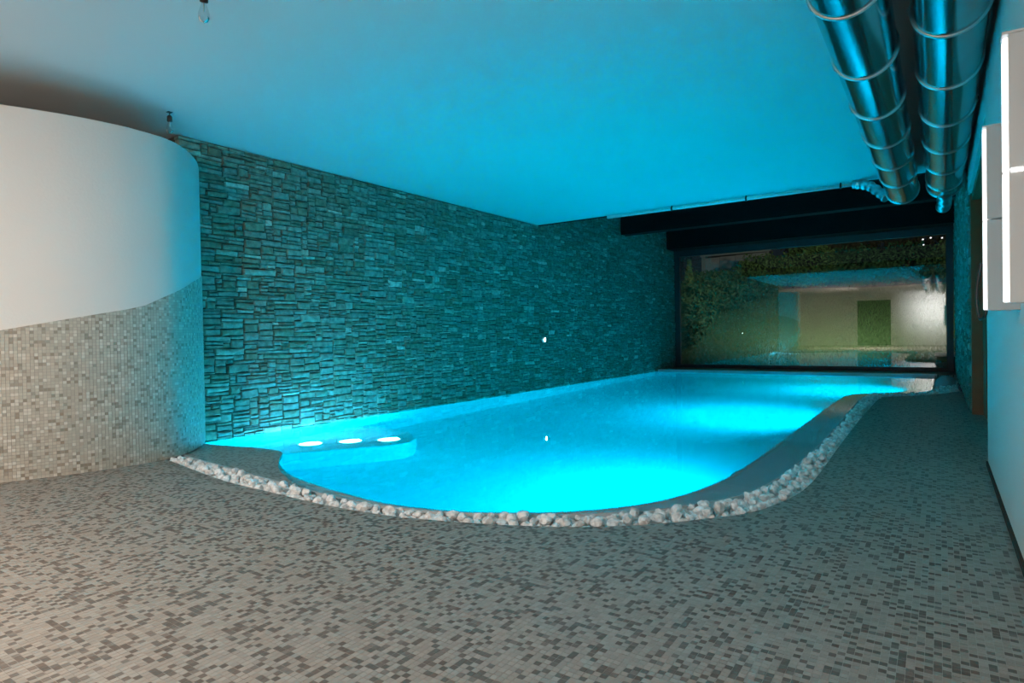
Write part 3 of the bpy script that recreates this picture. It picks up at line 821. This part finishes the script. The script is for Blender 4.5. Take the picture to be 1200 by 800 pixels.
def leaves(n, rx, ry, rz, size, shell=.55, droop=0.0, cone=False):
    d = rng.normal(size=(n, 3)); d /= np.linalg.norm(d, axis=1)[:, None]
    rad = shell + (1 - shell) * rng.random(n) ** .6
    lump = 1 + .22 * np.sin(d[:, 0] * 5 + d[:, 2] * 4) * np.cos(d[:, 1] * 6 + 1)
    C = d * (rad * lump)[:, None]
    if cone:
        t = rng.random(n); r_ = (1 - t) * (.5 + .5 * rng.random(n)); a_ = rng.uniform(0, 6.28, n)
        C = np.stack([r_ * np.cos(a_), r_ * np.sin(a_), t * 2 - 1], 1)
    C = C * [rx, ry, rz] + [0, 0, rz]
    u = rng.normal(size=(n, 3)); u /= np.linalg.norm(u, axis=1)[:, None]
    w = np.cross(u, rng.normal(size=(n, 3))); w /= np.linalg.norm(w, axis=1)[:, None]
    s = size * rng.uniform(.6, 1.3, n)[:, None]
    V = np.stack([C - u * s, C + w * s * .35, C + u * s, C - w * s * .35], 1)
    V[:, 1] += np.cross(u, w) * s * .12
    return V.reshape(-1, 3), np.arange(n * 4).reshape(-1, 4)
def plant(name, x, y, rx, ry, rz, n, size, mat, label, cat, grp, cone=False, lift=0.0):
    z = float(gz(np.array(x), np.array(y)))
    r = empty(name, (x, y, z)); tag(r, label, cat, grp)
    V, Q = leaves(n, rx, ry, rz, size, cone=cone)
    V[:, 2] = np.maximum(V[:, 2], .02 + rng.uniform(0, .15, len(V))) + lift
    o = link('foliage', from_np('foliage', V, Q), mat, r)
    sweep('trunk', [(0, 0, -.1), (.03, .02, (rz + lift) * .6), (0, 0, (rz + lift) * 1.5)], [.09, .06, .02] if lift == 0 else [.16, .12, .04], M['bark'], r, 8)
HS = [(-7.1, 19.4, .95, .9, .62, 'leaf_a', 'low dark green shrub by the left window frame'),
      (-7.4, 21.0, 1.1, 1.0, .72, 'leaf_a', 'rounded dark green shrub second from the left window frame'),
      (-7.5, 22.8, 1.1, 1.1, .74, 'leaf_a', 'dark green shrub in the middle of the hedge'),
      (-7.2, 24.4, 1.2, 1.1, .66, 'leaf_a', 'green shrub under the grey shed, left of the lawn top'),
      (-6.3, 25.9, 1.2, 1.1, .62, 'leaf_a', 'green shrub at the upper left end of the lawn'),
      (-9.0, 25.0, 1.2, 1.2, .60, 'leaf_b', 'light green juniper in front of the left end of the grey shed'),
      (-8.1, 27.2, 1.3, 1.2, .62, 'leaf_b', 'light green juniper in front of the middle of the grey shed'),
      (-6.3, 28.2, 1.3, 1.2, .78, 'leaf_b', 'yellow green juniper in front of the right end of the grey shed'),
      (-4.5, 28.6, 1.2, 1.1, .95, 'leaf_b', 'yellow green juniper right of the grey shed'),
      (-2.8, 28.8, 1.3, 1.1, .85, 'leaf_a', 'dark green shrub along the top of the lawn in the centre'),
      (-1.0, 29.0, 1.3, 1.1, .85, 'leaf_a', 'dark green shrub along the top of the lawn right of centre'),
      (.8, 29.0, 1.3, 1.1, .85, 'leaf_b', 'green shrub along the top of the lawn at the right window frame')]
for x, y, rx, ry, rz, mm, lab in HS:
    plant('garden_shrub', x, y, rx, ry, rz, 2600, .085, M[mm], lab, 'shrub', 'shrubs outside the window')
plant('conifer', -7.95, 23.6, .5, .5, 1.15, 1100, .09, M['leaf_b'], 'small pointed conifer beside the left window frame', 'tree', None, cone=True)
TS = [(-4.9, 34.5, 1.5, 1.5, 1.9, 'leaf_d', 'brown green tree just right of the grey shed'), (-2.6, 35, 1.6, 1.5, 2.0, 'leaf_d', 'brown green tree behind the lawn, left of centre'),
      (-.4, 35.5, 1.6, 1.5, 2.1, 'leaf_d', 'brown green tree behind the lawn, right of centre'), (1.8, 35, 1.5, 1.5, 2.4, 'leaf_c', 'dark tree behind the right end of the lawn'),
      (-15.0, 38, 2.0, 1.8, 2.4, 'leaf_c', 'dark tree behind the left end of the grey shed')]
for x, y, rx, ry, rz, mm, lab in TS:
    plant('garden_tree', x, y, rx, ry, rz, 3600, .14, M[mm], lab, 'tree', 'dark trees behind the garden', lift=.5)
sh = empty('garden_shed', (-10.7, 34, 2.2)); tag(sh, 'grey flat walled shed above the hedge', 'shed')
for k in range(4): box('wall_board', .12 + k * .82, .12 + k * .82 + .81, 0, .08, 0, 2.78 + .02 * k, M['shed'], sh, .01)
for x in (0, .10, 3.42): box('post', x - .04, x + .04, -.05, .09, -.3, 2.95, M['shed_post'], sh, .01)
box('roof_edge', -.1, 3.55, -.1, .6, 2.86, 2.96, M['shed_post'], sh, .01)
box('side_wall', 3.34, 3.42, .08, 2.4, 0, 2.8, M['shed'], sh); box('side_wall', .0, .08, .08, 2.4, 0, 2.8, M['shed'], sh)
for i, (x, y, z) in enumerate([(-.56, 32.2, 4.80), (-.28, 32.2, 4.84), (.12, 32.2, 4.80), (-.54, 32.2, 4.56)]):
    r = lathe('distant_lamp', [(0, .035), (.03, .02), (.035, 0), (.03, -.02), (0, -.035)], M['far_glow'], None, 10, loc=(x, y, z))
    sweep('pole', [(x, y + .02, 2.8), (x, y + .02, z - .04)], .03, M['bark'], r, 6)
    tag(r, ['tiny white garden light at upper right of the window, upper of the left pair', 'tiny white garden light at upper right of the window, middle of the top row', 'tiny white garden light nearest the right window frame', 'tiny white garden light at upper right of the window, lower of the left pair'][i], 'lamp', 'distant lights before the trees')
